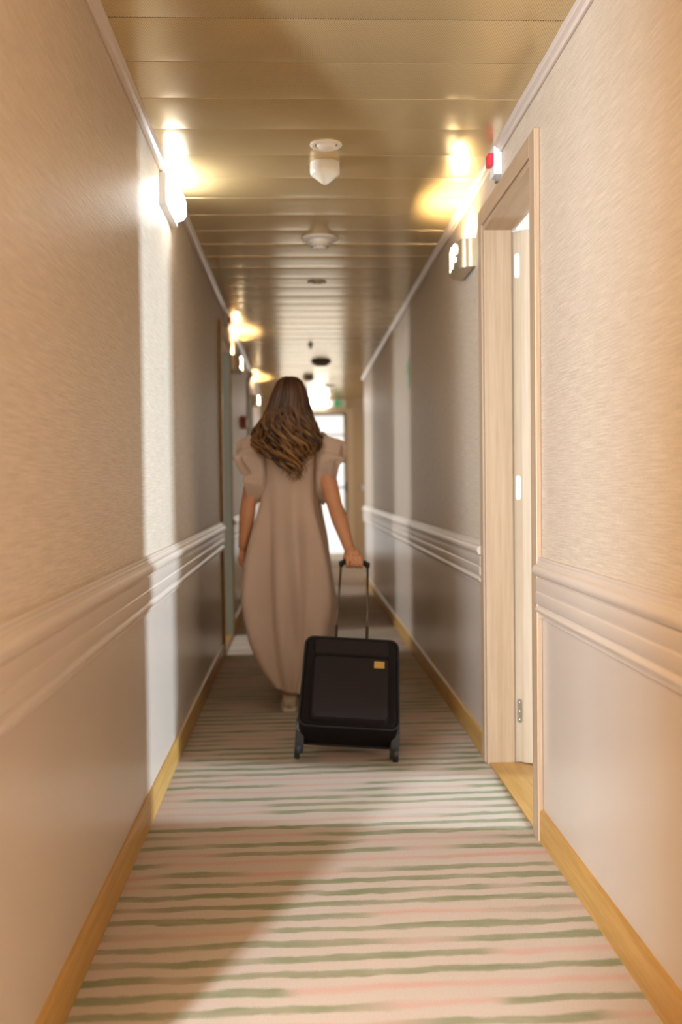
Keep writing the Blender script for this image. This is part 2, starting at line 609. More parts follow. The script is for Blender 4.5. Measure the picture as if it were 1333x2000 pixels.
# leaf, swung into the room, hinge side at the far jamb
lx, ly = 0.852, 3.945
bm = bmesh.new()
prism(bm, [(lx, ly), (lx + 0.006, ly - 0.014), (lx + 0.030, ly - 0.044), (lx + 0.706, ly - 0.403), (lx + 0.725, ly - 0.368), (lx + 0.035, ly + 0.000)], 'z', 0.012, DH - 0.02)
leaf = part_of(d1, 'door_leaf', bm, M_LEAF)
for hz in (1.98, 1.105, 0.215):
    bm = bmesh.new()
    a = Vector((lx + 0.0085, ly - 0.0171, 0))
    b = Vector((lx + 0.0275, ly - 0.0409, 0))
    nrm = Vector((-(b - a).y, (b - a).x, 0)).normalized() * -1
    prof = []
    w, h = (b - a).length / 2, 0.048
    cx_ = (a + b) / 2
    tdir = (b - a).normalized()
    for i in range(20):
        an = 2 * PI * i / 20
        uu = w * 0.8 * max(-1, min(1, 1.3 * math.cos(an)))
        vv = h * math.copysign(abs(math.sin(an)) ** 0.35, math.sin(an))
        prof.append((uu, vv))
    lo = [bm.verts.new(cx_ + tdir * u + Vector((0, 0, hz + v))) for u, v in prof]
    hi = [bm.verts.new(cx_ + tdir * u + Vector((0, 0, hz + v)) + nrm * 0.002) for u, v in prof]
    bm.faces.new(lo[::-1])
    bm.faces.new(hi)
    for i in range(20):
        j = (i + 1) % 20
        bm.faces.new((lo[i], lo[j], hi[j], hi[i]))
    hg = build('hinge', bm, M_STEEL if hz < 0.5 else M_WHITE, leaf)
    tag(hg, 'white screwed hinge plate' if hz > 0.5 else 'grey steel hinge plate')
    bm = bmesh.new()
    for q in (-0.034, 0, 0.034):
        c = cx_ + nrm * 0.0025 + Vector((0, 0, hz + q))
        ball(bm, c, 0.0028, 1, 1, 1, 8, 6)
    build('screw', bm, M_STEEL, leaf)

d2 = empty('door_2', (XL, (D2[0] + D2[1]) / 2, 0))
tag(d2, 'nearer open doorway in the left wall with jamb coloured grey for its backlit shade', 'door', kind='structure')
M_JAMB_SHADE = plain('backlit_jamb_grey', (0.225, 0.205, 0.145), 0.4)  # shade of the backlit oak jambs put into the colour
door_frame(d2, 1, XL, D2, M_JAMB_SHADE)
d3 = empty('door_3', (XL, (D3[0] + D3[1]) / 2, 0))
tag(d3, 'farther open doorway in the left wall', 'door', kind='structure')
door_frame(d3, 1, XL, D3, M_JAMB_SHADE)
for dd, d in ((d2, D2), (d3, D3)):
    bm = bmesh.new()
    prism(bm, [(XL - TH + 0.018, d[1] - 0.01), (XL - TH - 0.76, d[1] + 0.10), (XL - TH - 0.757, d[1] + 0.14), (XL - TH + 0.018, d[1] + 0.03)], 'z', 0.012, DH - 0.02)
    part_of(dd, 'door_leaf', bm, M_LEAF)

# glass door at the end
d4 = empty('door_4', ((EX0 + EX1) / 2, YE, 0))
tag(d4, 'bright glazed exit door at the far end of the corridor', 'door', kind='structure')
bm = bmesh.new()
for a, b in ((EX0 - 0.09, EX0), (EX1, EX1 + 0.09)):
    box(bm, a, b, YE - 0.02, YE + 0.02, 0, EZ + 0.06)
box(bm, EX0, EX1, YE - 0.02, YE + 0.02, EZ, EZ + 0.06)
part_of(d4, 'casing', bm, plain('pale_frame_paint', (0.66, 0.53, 0.36), 0.45))
bm = bmesh.new()
for a, b in ((EX0, EX0 + 0.04), (EX1 - 0.04, EX1)):
    box(bm, a, b, YE + 0.03, YE + 0.07, 0, EZ)
box(bm, EX0 + 0.04, EX1 - 0.04, YE + 0.03, YE + 0.07, EZ - 0.04, EZ)
box(bm, EX0 + 0.04, EX1 - 0.04, YE + 0.03, YE + 0.07, 1.83, 1.85)
box(bm, EX0 + 0.04, EX1 - 0.04, YE + 0.03, YE + 0.07, 0, 0.08)
lf = part_of(d4, 'door_leaf', bm, M_WHITE)
gl = NT('clear_glass')
tr = gl.n('ShaderNodeBsdfTransparent')
gs_ = gl.n('ShaderNodeBsdfGlossy')
gs_.inputs['Roughness'].default_value = 0.02
fr_ = gl.n('ShaderNodeFresnel')
fr_.inputs[0].default_value = 1.25
mx = gl.n('ShaderNodeMixShader')
gl.t.links.new(fr_.outputs[0], mx.inputs[0])
gl.t.links.new(tr.outputs[0], mx.inputs[1])
gl.t.links.new(gs_.outputs[0], mx.inputs[2])
gl.t.links.new(mx.outputs[0], gl.t.nodes['Material Output'].inputs[0])
bm = bmesh.new()
box(bm, EX0 + 0.041, EX1 - 0.041, YE + 0.047, YE + 0.053, 0.081, EZ - 0.041)
o = build('pane', bm, gl.m, lf)
bm = bmesh.new()
box(bm, EX1 - 0.036, EX1 - 0.008, YE + 0.015, YE + 0.03, 1.03, 1.17, 0, 0.004)
tube(bm, [(EX1 - 0.02, YE + 0.02, 1.1), (EX1 - 0.02, YE - 0.02, 1.1), (EX1 - 0.13, YE - 0.02, 1.1)], 0.011, 8)
tag(build('handle', bm, M_DARK, lf), 'black lever handle')


# ------------------------------------------------------------------ lamps and fittings
def bulkhead(name, xw, sgn, yc, zc_, ln, ht, label, axis='y', lit=None):
    """white emergency light: flat tray and a bulging lit diffuser. axis 'y' on a side wall, 'x' on the end wall"""
    root = empty(name, (xw, yc, zc_) if axis == 'y' else (yc, xw, zc_))
    tag(root, label, 'emergency light')
    bm = bmesh.new()
    hl, hh = ln / 2, ht / 2
    ch = 0.03

    def W3(a, b, p):
        return (sgn * p, a, b) if axis == 'y' else (a, sgn * p, b)
    out = [(-hl, -hh), (hl, -hh), (hl, hh), (-hl, hh)]
    rings = []
    for p, s in ((0.0, 1.0), (0.022, 1.0), (0.026, 0.97)):
        rings.append([bm.verts.new(W3(a * s, b * s, p)) for a, b in out])
    for r0, r1 in zip(rings, rings[1:]):
        for i in range(4):
            bm.faces.new((r0[i], r0[(i + 1) % 4], r1[(i + 1) % 4], r1[i]))
    bm.faces.new(rings[0][::-1])
    bm.faces.new(rings[-1])
    build('housing', bm, M_WHITE, root)
    bm = bmesh.new()
    nseg = 40
    rings = []
    for j in range(8):
        f = j / 7
        p = 0.026 + 0.042 * math.sin(f * PI / 2)
        s = math.cos(f * PI / 2) ** 0.45 if f < 1 else 0.0
        ring = []
        if s < 1e-4:
            ring = [bm.verts.new(W3(0, 0, p))]
        else:
            for i in range(nseg):
                t = 2 * PI * i / nseg
                a = math.copysign(abs(math.cos(t)) ** 0.55, math.cos(t)) * hl * 0.95 * (0.55 + 0.45 * s)
                b = math.copysign(abs(math.sin(t)) ** 0.55, math.sin(t)) * hh * 0.9 * s
                if s < 0.5:
                    a *= s / 0.5
                ring.append(bm.verts.new(W3(a, b, p)))
        rings.append(ring)
    for r0, r1 in zip(rings, rings[1:]):
        for i in range(nseg):
            if len(r1) == 1:
                bm.faces.new((r0[i], r0[(i + 1) % nseg], r1[0]))
            else:
                bm.faces.new((r0[i], r0[(i + 1) % nseg], r1[(i + 1) % nseg], r1[i]))
    build('diffuser', bm, lit or M_LAMP_W, root, True)
    return root


bulkhead('emergency_light', XL, 1, 4.02, 2.262, 0.35, 0.12, 'lit white emergency light high on the near left wall under the cornice')
bulkhead('emergency_light', YE, -1, 0.29, 2.275, 0.30, 0.13, 'lit white emergency light on the end wall above the glass door', 'x', M_LAMP_FAR)


def text_mesh(body, size):
    cu = bpy.data.curves.new('digits', 'FONT')
    cu.body = body
    cu.size = size
    cu.align_x = 'CENTER'
    cu.align_y = 'CENTER'
    cu.offset = 0.003
    o = bpy.data.objects.new('digits', cu)
    COL.objects.link(o)
    bpy.context.view_layer.update()
    me = bpy.data.meshes.new_from_object(o.evaluated_get(bpy.context.evaluated_depsgraph_get()))
    bpy.data.objects.remove(o)
    bpy.data.curves.remove(cu)
    return me


def number_lamp(xw, sgn, yc, z0, z1, digits, label, power=5.0, ln=0.30, dp=0.078):
    """half-round metal up-light with lit cut-out digits"""
    zc_ = (z0 + z1) / 2
    root = empty('number_lamp', (xw, yc, zc_))
    tag(root, label, 'wall lamp', 'room number wall lamps')
    hl = ln / 2
    n_ = 28
    h = (z1 - z0) / 2

    def arc(t):      # t in -1..1 along the bow
        a = t * PI / 2
        s_ = math.copysign(abs(math.sin(a)) ** 0.85, math.sin(a))
        return Vector((sgn * dp * abs(math.cos(a)) ** 0.75, hl * s_, 0))
    bm = bmesh.new()
    th = 0.93
    outer = [arc(-1 + 2 * i / n_) for i in range(n_ + 1)]
    inner = [Vector((p.x * 0.95, p.y * 0.97, 0)) for p in outer]
    rows = []
    for pts, z in ((outer, -h), (outer, h), (inner, h), (inner, -h + 0.004)):
        rows.append([bm.verts.new((p.x, p.y, z)) for p in pts])
    for r0, r1 in zip(rows, rows[1:]):
        for i in range(n_):
            bm.faces.new((r0[i], r0[i + 1], r1[i + 1], r1[i]))
    bm.faces.new(rows[0])
    bm.faces.new(rows[3][::-1])
    o = build('shade', bm, M_BRASS, root)
    smooth_by_angle(o, 40)
    bm = bmesh.new()
    box(bm, min(0, sgn * 0.004), max(0, sgn * 0.004), -hl * 0.9, hl * 0.9, -h, h)
    build('back_plate', bm, M_BRASS, root)
    # digits bent round the bow
    me = text_mesh(digits, 0.125)
    bm = bmesh.new()
    bm.from_mesh(me)
    bmesh.ops.triangulate(bm, faces=bm.faces[:])
    bmesh.ops.subdivide_edges(bm, edges=bm.edges[:], cuts=3, use_grid_fill=True)
    # arc-length table
    N = 200
    tb = [0.0]
    for i in range(N):
        tb.append(tb[-1] + (arc(-1 + 2 * (i + 1) / N) - arc(-1 + 2 * i / N)).length)
    mid = tb[N // 2]
    for v in bm.verts:
        s = mid + (v.co.x if sgn > 0 else -v.co.x)
        s = max(0.0, min(tb[-1] - 1e-6, s))
        j = 0
        while tb[j + 1] < s:
            j += 1
        t = -1 + 2 * (j + (s - tb[j]) / (tb[j + 1] - tb[j])) / N
        p = arc(t)
        q = Vector((p.x + sgn * 0.0025, p.y * 1.01, v.co.y))
        v.co = q
    build('number', bm, M_DIGIT, root)
    bm = bmesh.new()
    tube(bm, [(sgn * 0.035, -hl * 0.5, 0.0), (sgn * 0.035, hl * 0.5, 0.0)], 0.012, 12)
    build('lamp_tube', bm, glow('warm_tube', (1.0, 0.74, 0.42), power * 200), root)
    return root


number_lamp(XR, -1, 4.32, 2.035, 2.155, '308', 'champagne metal wall lamp with lit room number beside the open right door')
number_lamp(XL, 1, 7.93, 2.03, 2.15, '303', 'brass wall lamp with lit number just past the nearer left doorway', 7)
number_lamp(XL, 1, 11.3, 2.03, 2.15, '305', 'small brass wall lamp with lit number just past the farther left doorway', 7, 0.28)


def call_light(xw, sgn, yc, zc_, label):
    root = empty('call_light', (xw, yc, zc_))
    tag(root, label, 'signal light', 'red signal lights above the doors')
    bm = bmesh.new()
    box(bm, min(0, sgn * 0.030), max(0, sgn * 0.030), -0.04, 0.04, -0.055, 0.05, 0, 0.003)
    build('plate', bm, M_WHITE, root)
    bm = bmesh.new()
    x = sorted((sgn * 0.028, sgn * 0.050))
    box(bm, x[0], x[1], -0.032, 0.020, -0.020, 0.024, 0, 0.004)
    build('lens', bm, M_RED, root)
    bm = bmesh.new()
    x = sorted((0, sgn * 0.014))
    box(bm, x[0], x[1], 0.0, 0.035, -0.068, -0.053, 0, 0.002)
    build('clip', bm, M_GREYP, root)


call_light(XR, -1, 3.66, 2.302, 'white plate with a red signal lens above the open right door')
call_light(XL, 1, 7.12, 2.300, 'red signal lens above the nearer left doorway')
call_light(XL, 1, 10.55, 2.295, 'tiny red signal lens above the farther left doorway')


def fitting(name, x, y, prof, mat, label, cat, seg=36):
    bm = bmesh.new()
    lathe(bm, prof, 0, 0, 0, seg)
    o = build(name, bm, mat, loc=(x, y, ZC))
    smooth_by_angle(o, 40)
    tag(o, label, cat)
    return o


# recessed swivelling downlight
dl = empty('downlight', (0.112, 3.622, ZC))
tag(dl, 'white recessed swivel downlight, nearest fitting on the metal ceiling', 'ceiling light')
bm = bmesh.new()
lathe(bm, [(0.058, 0.003), (0.058, -0.004), (0.054, -0.007), (0.046, -0.008), (0.041, -0.005), (0.040, 0.004)], 0, 0, 0, 40)
smooth_by_angle(build('trim_ring', bm, M_WHITE, dl), 50)
bm = bmesh.new()
lathe(bm, [(0.036, 0.002), (0.034, -0.006), (0.028, -0.012), (0.016, -0.016), (0.0, -0.017)], 0, 0, 0, 32)
build('swivel_eye', bm, M_WHITE, dl, True)
bm = bmesh.new()
lathe(bm, [(0.041, 0.002), (0.0, 0.0015)], 0, 0, 0, 32)
build('recess', bm, M_DARK, dl)
# motion sensor
ms = empty('motion_sensor', (0.113, 3.83, ZC))
tag(ms, 'white conical motion sensor hanging behind the swivel downlight', 'motion sensor')
bm = bmesh.new()
lathe(bm, [(0.0, 0.0), (0.056, 0.0), (0.057, -0.03), (0.056, -0.042), (0.052, -0.047), (0.0, -0.047)], 0, 0, 0, 24)
smooth_by_angle(build('housing', bm, M_WHITE, ms), 40)
bm = bmesh.new()
lathe(bm, [(0.052, -0.046), (0.034, -0.060), (0.016, -0.075), (0.006, -0.081), (0.0, -0.082)], 0, 0, 0, 24)
build('lens', bm, M_SIGNW, ms, True)
# smoke detector
sd = empty('smoke_detector', (0.117, 4.978, ZC))
tag(sd, 'white stepped smoke detector on the ceiling behind the motion sensor', 'smoke detector')
bm = bmesh.new()
lathe(bm, [(0.093, 0.003), (0.093, -0.008), (0.086, -0.013), (0.062, -0.015), (0.0, -0.015)], 0, 0, 0, 44)
smooth_by_angle(build('base', bm, M_WHITE, sd), 40)
bm = bmesh.new()
lathe(bm, [(0.056, -0.014), (0.056, -0.026), (0.050, -0.034), (0.043, -0.038), (0.041, -0.042), (0.0, -0.042)], 0, 0, 0, 40)
smooth_by_angle(build('body', bm, M_WHITE, sd), 40)
bm = bmesh.new()
lathe(bm, [(0.036, -0.041), (0.038, -0.050), (0.034, -0.056), (0.0, -0.057)], 0, 0, 0, 32)
smooth_by_angle(build('chamber', bm, M_WHITE, sd), 40)
bm = bmesh.new()
for i in range(12):
    a = 2 * PI * i / 12
    box(bm, 0.039 * math.cos(a) - 0.004, 0.039 * math.cos(a) + 0.004, 0.039 * math.sin(a) - 0.004, 0.039 * math.sin(a) + 0.004, -0.045, -0.0415)
build('vent', bm, M_GREYP, sd)
# small spot
sp_ = empty('recessed_spot', (0.121, 6.045, ZC))
tag(sp_, 'small unlit recessed spot with a dark eye, farther along the ceiling', 'ceiling light')
bm = bmesh.new()
lathe(bm, [(0.058, 0.003), (0.058, -0.004), (0.052, -0.006), (0.034, -0.006), (0.032, 0.002)], 0, 0, 0, 32)
smooth_by_angle(build('trim_ring', bm, M_BRASS, sp_), 50)
bm = bmesh.new()
lathe(bm, [(0.034, 0.0), (0.0, 0.0)], 0, 0, 0, 24)
build('eye', bm, M_DARK, sp_)
fitting('sprinkler', 0.114, 8.695, [(0.026, 0.003), (0.026, -0.006), (0.012, -0.01), (0.012, -0.03), (0.022, -0.034), (0.0, -0.036)], M_GREYP,
        'tiny dark sprinkler head on the far ceiling, nearest the recessed spot', 'sprinkler')
fitting('smoke_detector', 0.23, 9.83, [(0.098, 0.003), (0.098, -0.02), (0.08, -0.03), (0.055, -0.05), (0.0, -0.052)], M_GREYP,  # backlit darkness put into the plastic colour
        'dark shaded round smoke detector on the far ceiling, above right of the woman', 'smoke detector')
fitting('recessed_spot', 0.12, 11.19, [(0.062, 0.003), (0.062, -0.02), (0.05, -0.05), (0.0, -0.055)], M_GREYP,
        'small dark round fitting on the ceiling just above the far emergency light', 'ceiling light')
fitting('loudspeaker', 0.39, 12.23, [(0.07, 0.003), (0.07, -0.008), (0.06, -0.014), (0.0, -0.016)], M_SIGNW,
        'pale round ceiling fitting nearest the glass door', 'ceiling fitting')

# green exit signs
ex = empty('exit_sign', (0.548, YE, 2.275))
tag(ex, 'small green and white exit sign above the glass door', 'sign')
bm = bmesh.new()
box(bm, -0.115, 0.115, -0.022, 0, -0.06, 0.06, 0, 0.003)
build('plate', bm, M_SIGNW, ex)
bm = bmesh.new()
box(bm, -0.035, 0.025, -0.025, -0.021, -0.048, 0.048)
# running figure and arrow as simple pictogram pieces
ball(bm, (0.055, -0.024, 0.03), 0.010, 1, 0.3, 1)
tube(bm, [(0.052, -0.024, 0.02), (0.056, -0.024, -0.008)], 0.009, 8)
tube(bm, [(0.056, -0.024, -0.008), (0.072, -0.024, -0.02), (0.068, -0.024, -0.042)], 0.006, 8)
tube(bm, [(0.056, -0.024, -0.008), (0.044, -0.024, -0.026), (0.032, -0.024, -0.036)], 0.006, 8)
tube(bm, [(0.052, -0.024, 0.016), (0.070, -0.024, 0.008)], 0.005, 8)
build('pictogram', bm, M_GREEN, ex)
es = empty('wall_sign', (XR, 6.78, 1.88))
tag(es, 'faint green safety sign high on the right wall, seen nearly edge-on', 'sign')
bm = bmesh.new()
box(bm, -0.004, 0, -0.10, 0.10, -0.10, 0.10, 0, 0.001)
build('plate', bm, plain('pale_green_sign', (0.42, 0.50, 0.36), 0.4), es)
bm = bmesh.new()
box(bm, -0.0052, -0.0035, -0.08, 0.08, 0.0, 0.07)
build('symbol', bm, plain('sage_sign', (0.30, 0.42, 0.26), 0.4), es)
# fire call point on the left wall
cp = empty('fire_call_point', (XL, 9.02, 1.70))
tag(cp, 'red fire alarm call point on the left wall between the two doorways', 'alarm box')
bm = bmesh.new()
box(bm, 0, 0.05, -0.055, 0.055, -0.055, 0.055, 0, 0.006)
build('housing', bm, plain('dark_red_plastic', (0.36, 0.05, 0.015), 0.4), cp)
bm = bmesh.new()
box(bm, 0.049, 0.053, -0.03, 0.03, -0.03, 0.03, 0, 0.001)
build('push_pane', bm, M_RED, cp)
sw = empty('light_switch', (0.91, YE, 1.09))
tag(sw, 'small white switch on the end wall right of the glass door', 'switch')
bm = bmesh.new()
box(bm, -0.04, 0.04, -0.012, 0, -0.04, 0.04, 0, 0.003)
build('plate', bm, M_WHITE, sw)
bm = bmesh.new()
box(bm, -0.026, 0.026, -0.017, -0.011, -0.026, 0.026, 0, 0.002)
build('rocker', bm, M_SIGNW, sw)

# ------------------------------------------------------------------ suitcase, tilted and rolling behind the woman
S0 = Vector((0.176, 4.005, 0.0))               # between the wheel contacts
GRIP = Vector((0.253, 4.635, 0.752))
ax = (GRIP - S0).normalized()                  # up the case
sx_ = Vector((1, 0.02, 0))
sx_ = (sx_ - ax * sx_.dot(ax)).normalized()    # across
sn = sx_.cross(ax).normalized()                # out of the pocket face, towards the viewer and up
LEN = (GRIP - S0).length
case = empty('suitcase', S0)
tag(case, 'black soft-sided cabin trolley suitcase tilted on two wheels, pulled behind the woman', 'suitcase')
SM = Matrix((sx_, -sn, ax)).transposed().to_4x4()   # local x across, local y towards the pole side, local z up the case
case.matrix_world = Matrix.Translation(S0) @ SM
M_FAB = plain('black_ballistic_fabric', (0.010, 0.007, 0.007), 0.7, spec=0.12, var=0.2, scale=300, bump=0.25)
M_FAB2 = plain('charcoal_pocket_fabric', (0.015, 0.0105, 0.0105), 0.65, spec=0.14, var=0.2, scale=300, bump=0.25)
M_PIPE = plain('black_piping', (0.008, 0.007, 0.008), 0.5, spec=0.25)
M_TYRE = plain('black_rubber', (0.012, 0.012, 0.013), 0.45)
M_HOUS = plain('grey_black_plastic', (0.045, 0.048, 0.058), 0.28)
M_GOLD = plain('ochre_label', (0.42, 0.25, 0.05), 0.4, var=0.1)
M_POLE = plain('dark_aluminium', (0.13, 0.095, 0.07), 0.35, metal=0.7)


def rrect(w, h, r, n_=6):
    pts = []
    for cx_, cz_, a0 in ((w - r, h - r, 0), (-w + r, h - r, 90), (-w + r, -h + r, 180), (w - r, -h + r, 270)):
        for i in range(n_ + 1):
            a = math.radians(a0 + 90 * i / n_)
            pts.append((cx_ + r * math.cos(a), cz_ + r * math.sin(a)))
    return pts


def slab(bm, w, h, r, layers, cz_, taper=1.0):
    """rounded-rectangle body stacked along local y: layers of (y, inset); taper narrows towards the top"""
    rings = []
    for yv, ins in layers:
        ring = []
        for px, pz in rrect(w - ins, h - ins, max(0.005, r - ins * 0.4)):
            kx = 1 + (taper - 1) * (pz + h) / (2 * h)
            ring.append(bm.verts.new((px * kx, yv, cz_ + pz)))
        rings.append(ring)
    for a, b in zip(rings, rings[1:]):
        for i in range(len(a)):
            j = (i + 1) % len(a)
            bm.faces.new((a[i], a[j], b[j], b[i]))
    bm.faces.new(rings[0])
    bm.faces.new(rings[-1][::-1])


HB, CB = 0.205, 0.270          # half height and centre of the body along the case
WB = 0.200
DEP = 0.185
bm = bmesh.new()
slab(bm, WB, HB, 0.035, [(0.0, 0.012), (-0.006, 0.004), (-0.02, 0.0), (-DEP + 0.03, 0.0), (-DEP + 0.012, 0.004), (-DEP, 0.016)], CB, 0.97)
smooth_by_angle(build('body', bm, M_FAB, case), 30)
# piping loops round both faces
for yy_ in (-DEP + 0.010, -0.012):
    bm = bmesh.new()
    loop = [(px * (1 - 0.03 * (pz + HB) / (2 * HB)), yy_, CB + pz) for px, pz in rrect(WB - 0.001, HB - 0.001, 0.035)]
    loop.append(loop[0])
    tube(bm, loop, 0.0055, 8, caps=False)
    build('piping', bm, M_PIPE, case, True)
# large front pocket, flap band at its top, gold label
bm = bmesh.new()
slab(bm, 0.158, 0.145, 0.022, [(-DEP + 0.006, 0.0), (-DEP - 0.020, 0.002), (-DEP - 0.030, 0.008), (-DEP - 0.034, 0.022)], CB - 0.045)
fp = build('front_pocket', bm, M_FAB2, case)
smooth_by_angle(fp, 30)
bm = bmesh.new()
loop = [(px, -DEP - 0.026, CB - 0.045 + pz) for px, pz in rrect(0.155, 0.142, 0.022)]
loop.append(loop[0])
tube(bm, loop, 0.0022, 6, caps=False)
build('zip', bm, M_FAB, fp, True)
bm = bmesh.new()
box(bm, 0.093, 0.135, -DEP - 0.0375, -DEP - 0.032, CB + 0.045, CB + 0.076, 0, 0.001)
build('label_plate', bm, M_GOLD, fp)
bm = bmesh.new()
slab(bm, 0.155, 0.040, 0.018, [(-DEP + 0.006, 0.0), (-DEP - 0.008, 0.002), (-DEP - 0.014, 0.010)], CB + 0.150)
smooth_by_angle(build('top_pocket', bm, M_FAB2, case), 30)
# carrying handle on the top end
bm = bmesh.new()
pts = [(-0.085, -0.07, CB + HB - 0.004), (-0.075, -0.07, CB + HB + 0.014), (-0.04, -0.07, CB + HB + 0.020), (0.04, -0.07, CB + HB + 0.020), (0.075, -0.07, CB + HB + 0.014), (0.085, -0.07, CB + HB - 0.004)]
tube(bm, pts, 0.009, 10, flat=1.6)
build('carry_handle', bm, M_PIPE, case, True)
# corner guards with the wheels
for s in (-1, 1):
    bm = bmesh.new()
    prism(bm, [(0.012, 0.030), (0.012, 0.175), (-0.02, 0.185), (-0.075, 0.150), (-0.095, 0.085), (-0.06, 0.045), (-0.02, 0.022)], 'x', s * 0.176 if s > 0 else s * 0.212, s * 0.212 if s > 0 else s * 0.176)
    bmesh.ops.bevel(bm, geom=bm.edges[:], offset=0.005, segments=2, affect='EDGES', profile=0.5)
    hs = build('wheel_housing', bm, M_HOUS, case)
    smooth_by_angle(hs, 30)
    wx, wy, wz, wr = s * 0.200, -0.012, 0.040, 0.040
    bm = bmesh.new()
    prof = [(wr * 0.55, -0.011), (wr * 0.93, -0.011), (wr, -0.007), (wr, 0.007), (wr * 0.93, 0.011), (wr * 0.55, 0.011), (wr * 0.55, -0.011)]
    lathe(bm, prof, 0, 0, 0, 32)
    bmesh.ops.rotate(bm, verts=bm.verts[:], matrix=Matrix.Rotation(PI / 2, 3, 'Y'))
    bmesh.ops.translate(bm, verts=bm.verts[:], vec=(s * 0.200, wy, wz))
    wl = build('wheel', bm, M_TYRE, case)
    smooth_by_angle(wl, 40)
    bm = bmesh.new()
    lathe(bm, [(0, -0.012), (wr * 0.5, -0.012), (wr * 0.57, -0.009), (wr * 0.57, 0.009), (wr * 0.5, 0.012), (0, 0.012)], 0, 0, 0, 24)
    bmesh.ops.rotate(bm, verts=bm.verts[:], matrix=Matrix.Rotation(PI / 2, 3, 'Y'))
    bmesh.ops.translate(bm, verts=bm.verts[:], vec=(s * 0.200, wy, wz))
    smooth_by_angle(build('hub', bm, M_HOUS, wl), 40)
# telescopic pull handle
for s in (-1, 1):
    bm = bmesh.new()
    tube(bm, [(s * 0.070, -0.016, CB - HB + 0.03), (s * 0.068, -0.016, CB + HB + 0.16)], 0.0075, 10)
    tube(bm, [(s * 0.068, -0.016, CB + HB + 0.14), (s * 0.062, -0.016, LEN - 0.012)], 0.0055, 10)
    build('pole', bm, M_POLE, case, True)
    bm = bmesh.new()
    box(bm, s * 0.072 - 0.015, s * 0.072 + 0.015, -0.032, 0.0, CB + HB - 0.004, CB + HB + 0.008, 0, 0.003)
    build('pole_socket', bm, M_PIPE, case)
bm = bmesh.new()
tube(bm, [(-0.060, -0.016, LEN - 0.022), (-0.062, -0.016, LEN - 0.006), (-0.050, -0.016, LEN), (0.050, -0.016, LEN), (0.062, -0.016, LEN - 0.006), (0.060, -0.016, LEN - 0.022)],
     [0.011, 0.012, 0.0125, 0.0125, 0.012, 0.011], 12)
build('grip', bm, M_PIPE, case, True)

# ------------------------------------------------------------------ the woman, walking away
def skin_mat():
    t = NT('skin')
    nz = t.noise(t.coord((9, 9, 9)), 1.0, 3)
    c = t.mix(nz, (0.50, 0.235, 0.125), (0.58, 0.29, 0.165))
    return t.set(color=c, rough=0.48, spec=0.4, sss=0.0)


M_SKIN = skin_mat()


def limb(bm, pts, radii, seg=14, flat=1.0):
    """capsule chain: tapered tubes between joints with balls at the joints"""
    for (p, q), (a, b) in zip(zip(pts, pts[1:]), zip(radii, radii[1:])):
        p, q = Vector(p), Vector(q)
        tube(bm, [p, p.lerp(q, 0.5), q], [a, (a + b) / 2, b], seg)
    for p, r in zip(pts, radii):
        ball(bm, Vector(p), r, 1, 1, 1, 14, 10)


AY = 4.96
bm = bmesh.new()
# torso as stacked ellipses (x-centre, half-width, half-depth, z)
rows = [(-0.045, 0.125, 0.095, 0.78), (-0.045, 0.155, 0.105, 0.88), (-0.045, 0.135, 0.095, 1.0), (-0.045, 0.118, 0.085, 1.07), (-0.044, 0.128, 0.095, 1.17), (-0.043, 0.142, 0.098, 1.27),
        (-0.042, 0.125, 0.080, 1.335), (-0.041, 0.075, 0.060, 1.375), (-0.041, 0.050, 0.052, 1.40)]
rings = []
for cx_, a, b, z in rows:
    rings.append([bm.verts.new((cx_ + a * math.cos(2 * PI * i / 28), AY + b * math.sin(2 * PI * i / 28), z)) for i in range(28)])
for r0, r1 in zip(rings, rings[1:]):
    for i in range(28):
        bm.faces.new((r0[i], r0[(i + 1) % 28], r1[(i + 1) % 28], r1[i]))
bm.faces.new(rings[0][::-1])
bm.faces.new(rings[-1])
limb(bm, [(-0.041, AY, 1.36), (-0.041, AY + 0.012, 1.48)], [0.050, 0.047])
# head with face looking down the corridor
HC = Vector((-0.041, AY + 0.022, 1.560))
ball(bm, HC + Vector((0, -0.008, 0.018)), 0.078, 0.95, 1.13, 1.08, 28, 20)
ball(bm, HC + Vector((0, 0.026, -0.045)), 0.056, 0.92, 1.0, 1.15, 24, 16)
ball(bm, HC + Vector((0, 0.052, -0.088)), 0.022, 1.1, 0.9, 0.8)
tube(bm, [HC + Vector((0, 0.080, 0.010)), HC + Vector((0, 0.096, -0.022)), HC + Vector((0, 0.088, -0.032))], [0.007, 0.013, 0.011], 10)
tube(bm, [HC + Vector((-0.022, 0.074, -0.058)), HC + Vector((0, 0.082, -0.060)), HC + Vector((0.022, 0.074, -0.058))], [0.005, 0.008, 0.005], 8)
for s in (-1, 1):
    ball(bm, HC + Vector((s * 0.030, 0.070, 0.006)), 0.012)
    ball(bm, HC + Vector((s * 0.076, -0.004, -0.012)), 0.026, 0.35, 0.7, 1.1)
    tube(bm, [HC + Vector((s * 0.016, 0.080, 0.026)), HC + Vector((s * 0.045, 0.070, 0.027))], [0.006, 0.005], 8)
# arms
SL, SR = Vector((-0.185, AY - 0.005, 1.318)), Vector((0.102, AY - 0.005, 1.318))
EL, ER = Vector((-0.250, AY - 0.045, 1.045)), Vector((0.172, AY - 0.125, 1.025))
WL, WR = Vector((-0.280, AY - 0.025, 0.830)), Vector((0.236, AY - 0.288, 0.812))
limb(bm, [SL, SL.lerp(EL, 0.45), EL, EL.lerp(WL, 0.3), WL], [0.048, 0.046, 0.037, 0.039, 0.025])
limb(bm, [SR, SR.lerp(ER, 0.45), ER, ER.lerp(WR, 0.3), WR], [0.048, 0.046, 0.037, 0.039, 0.025])
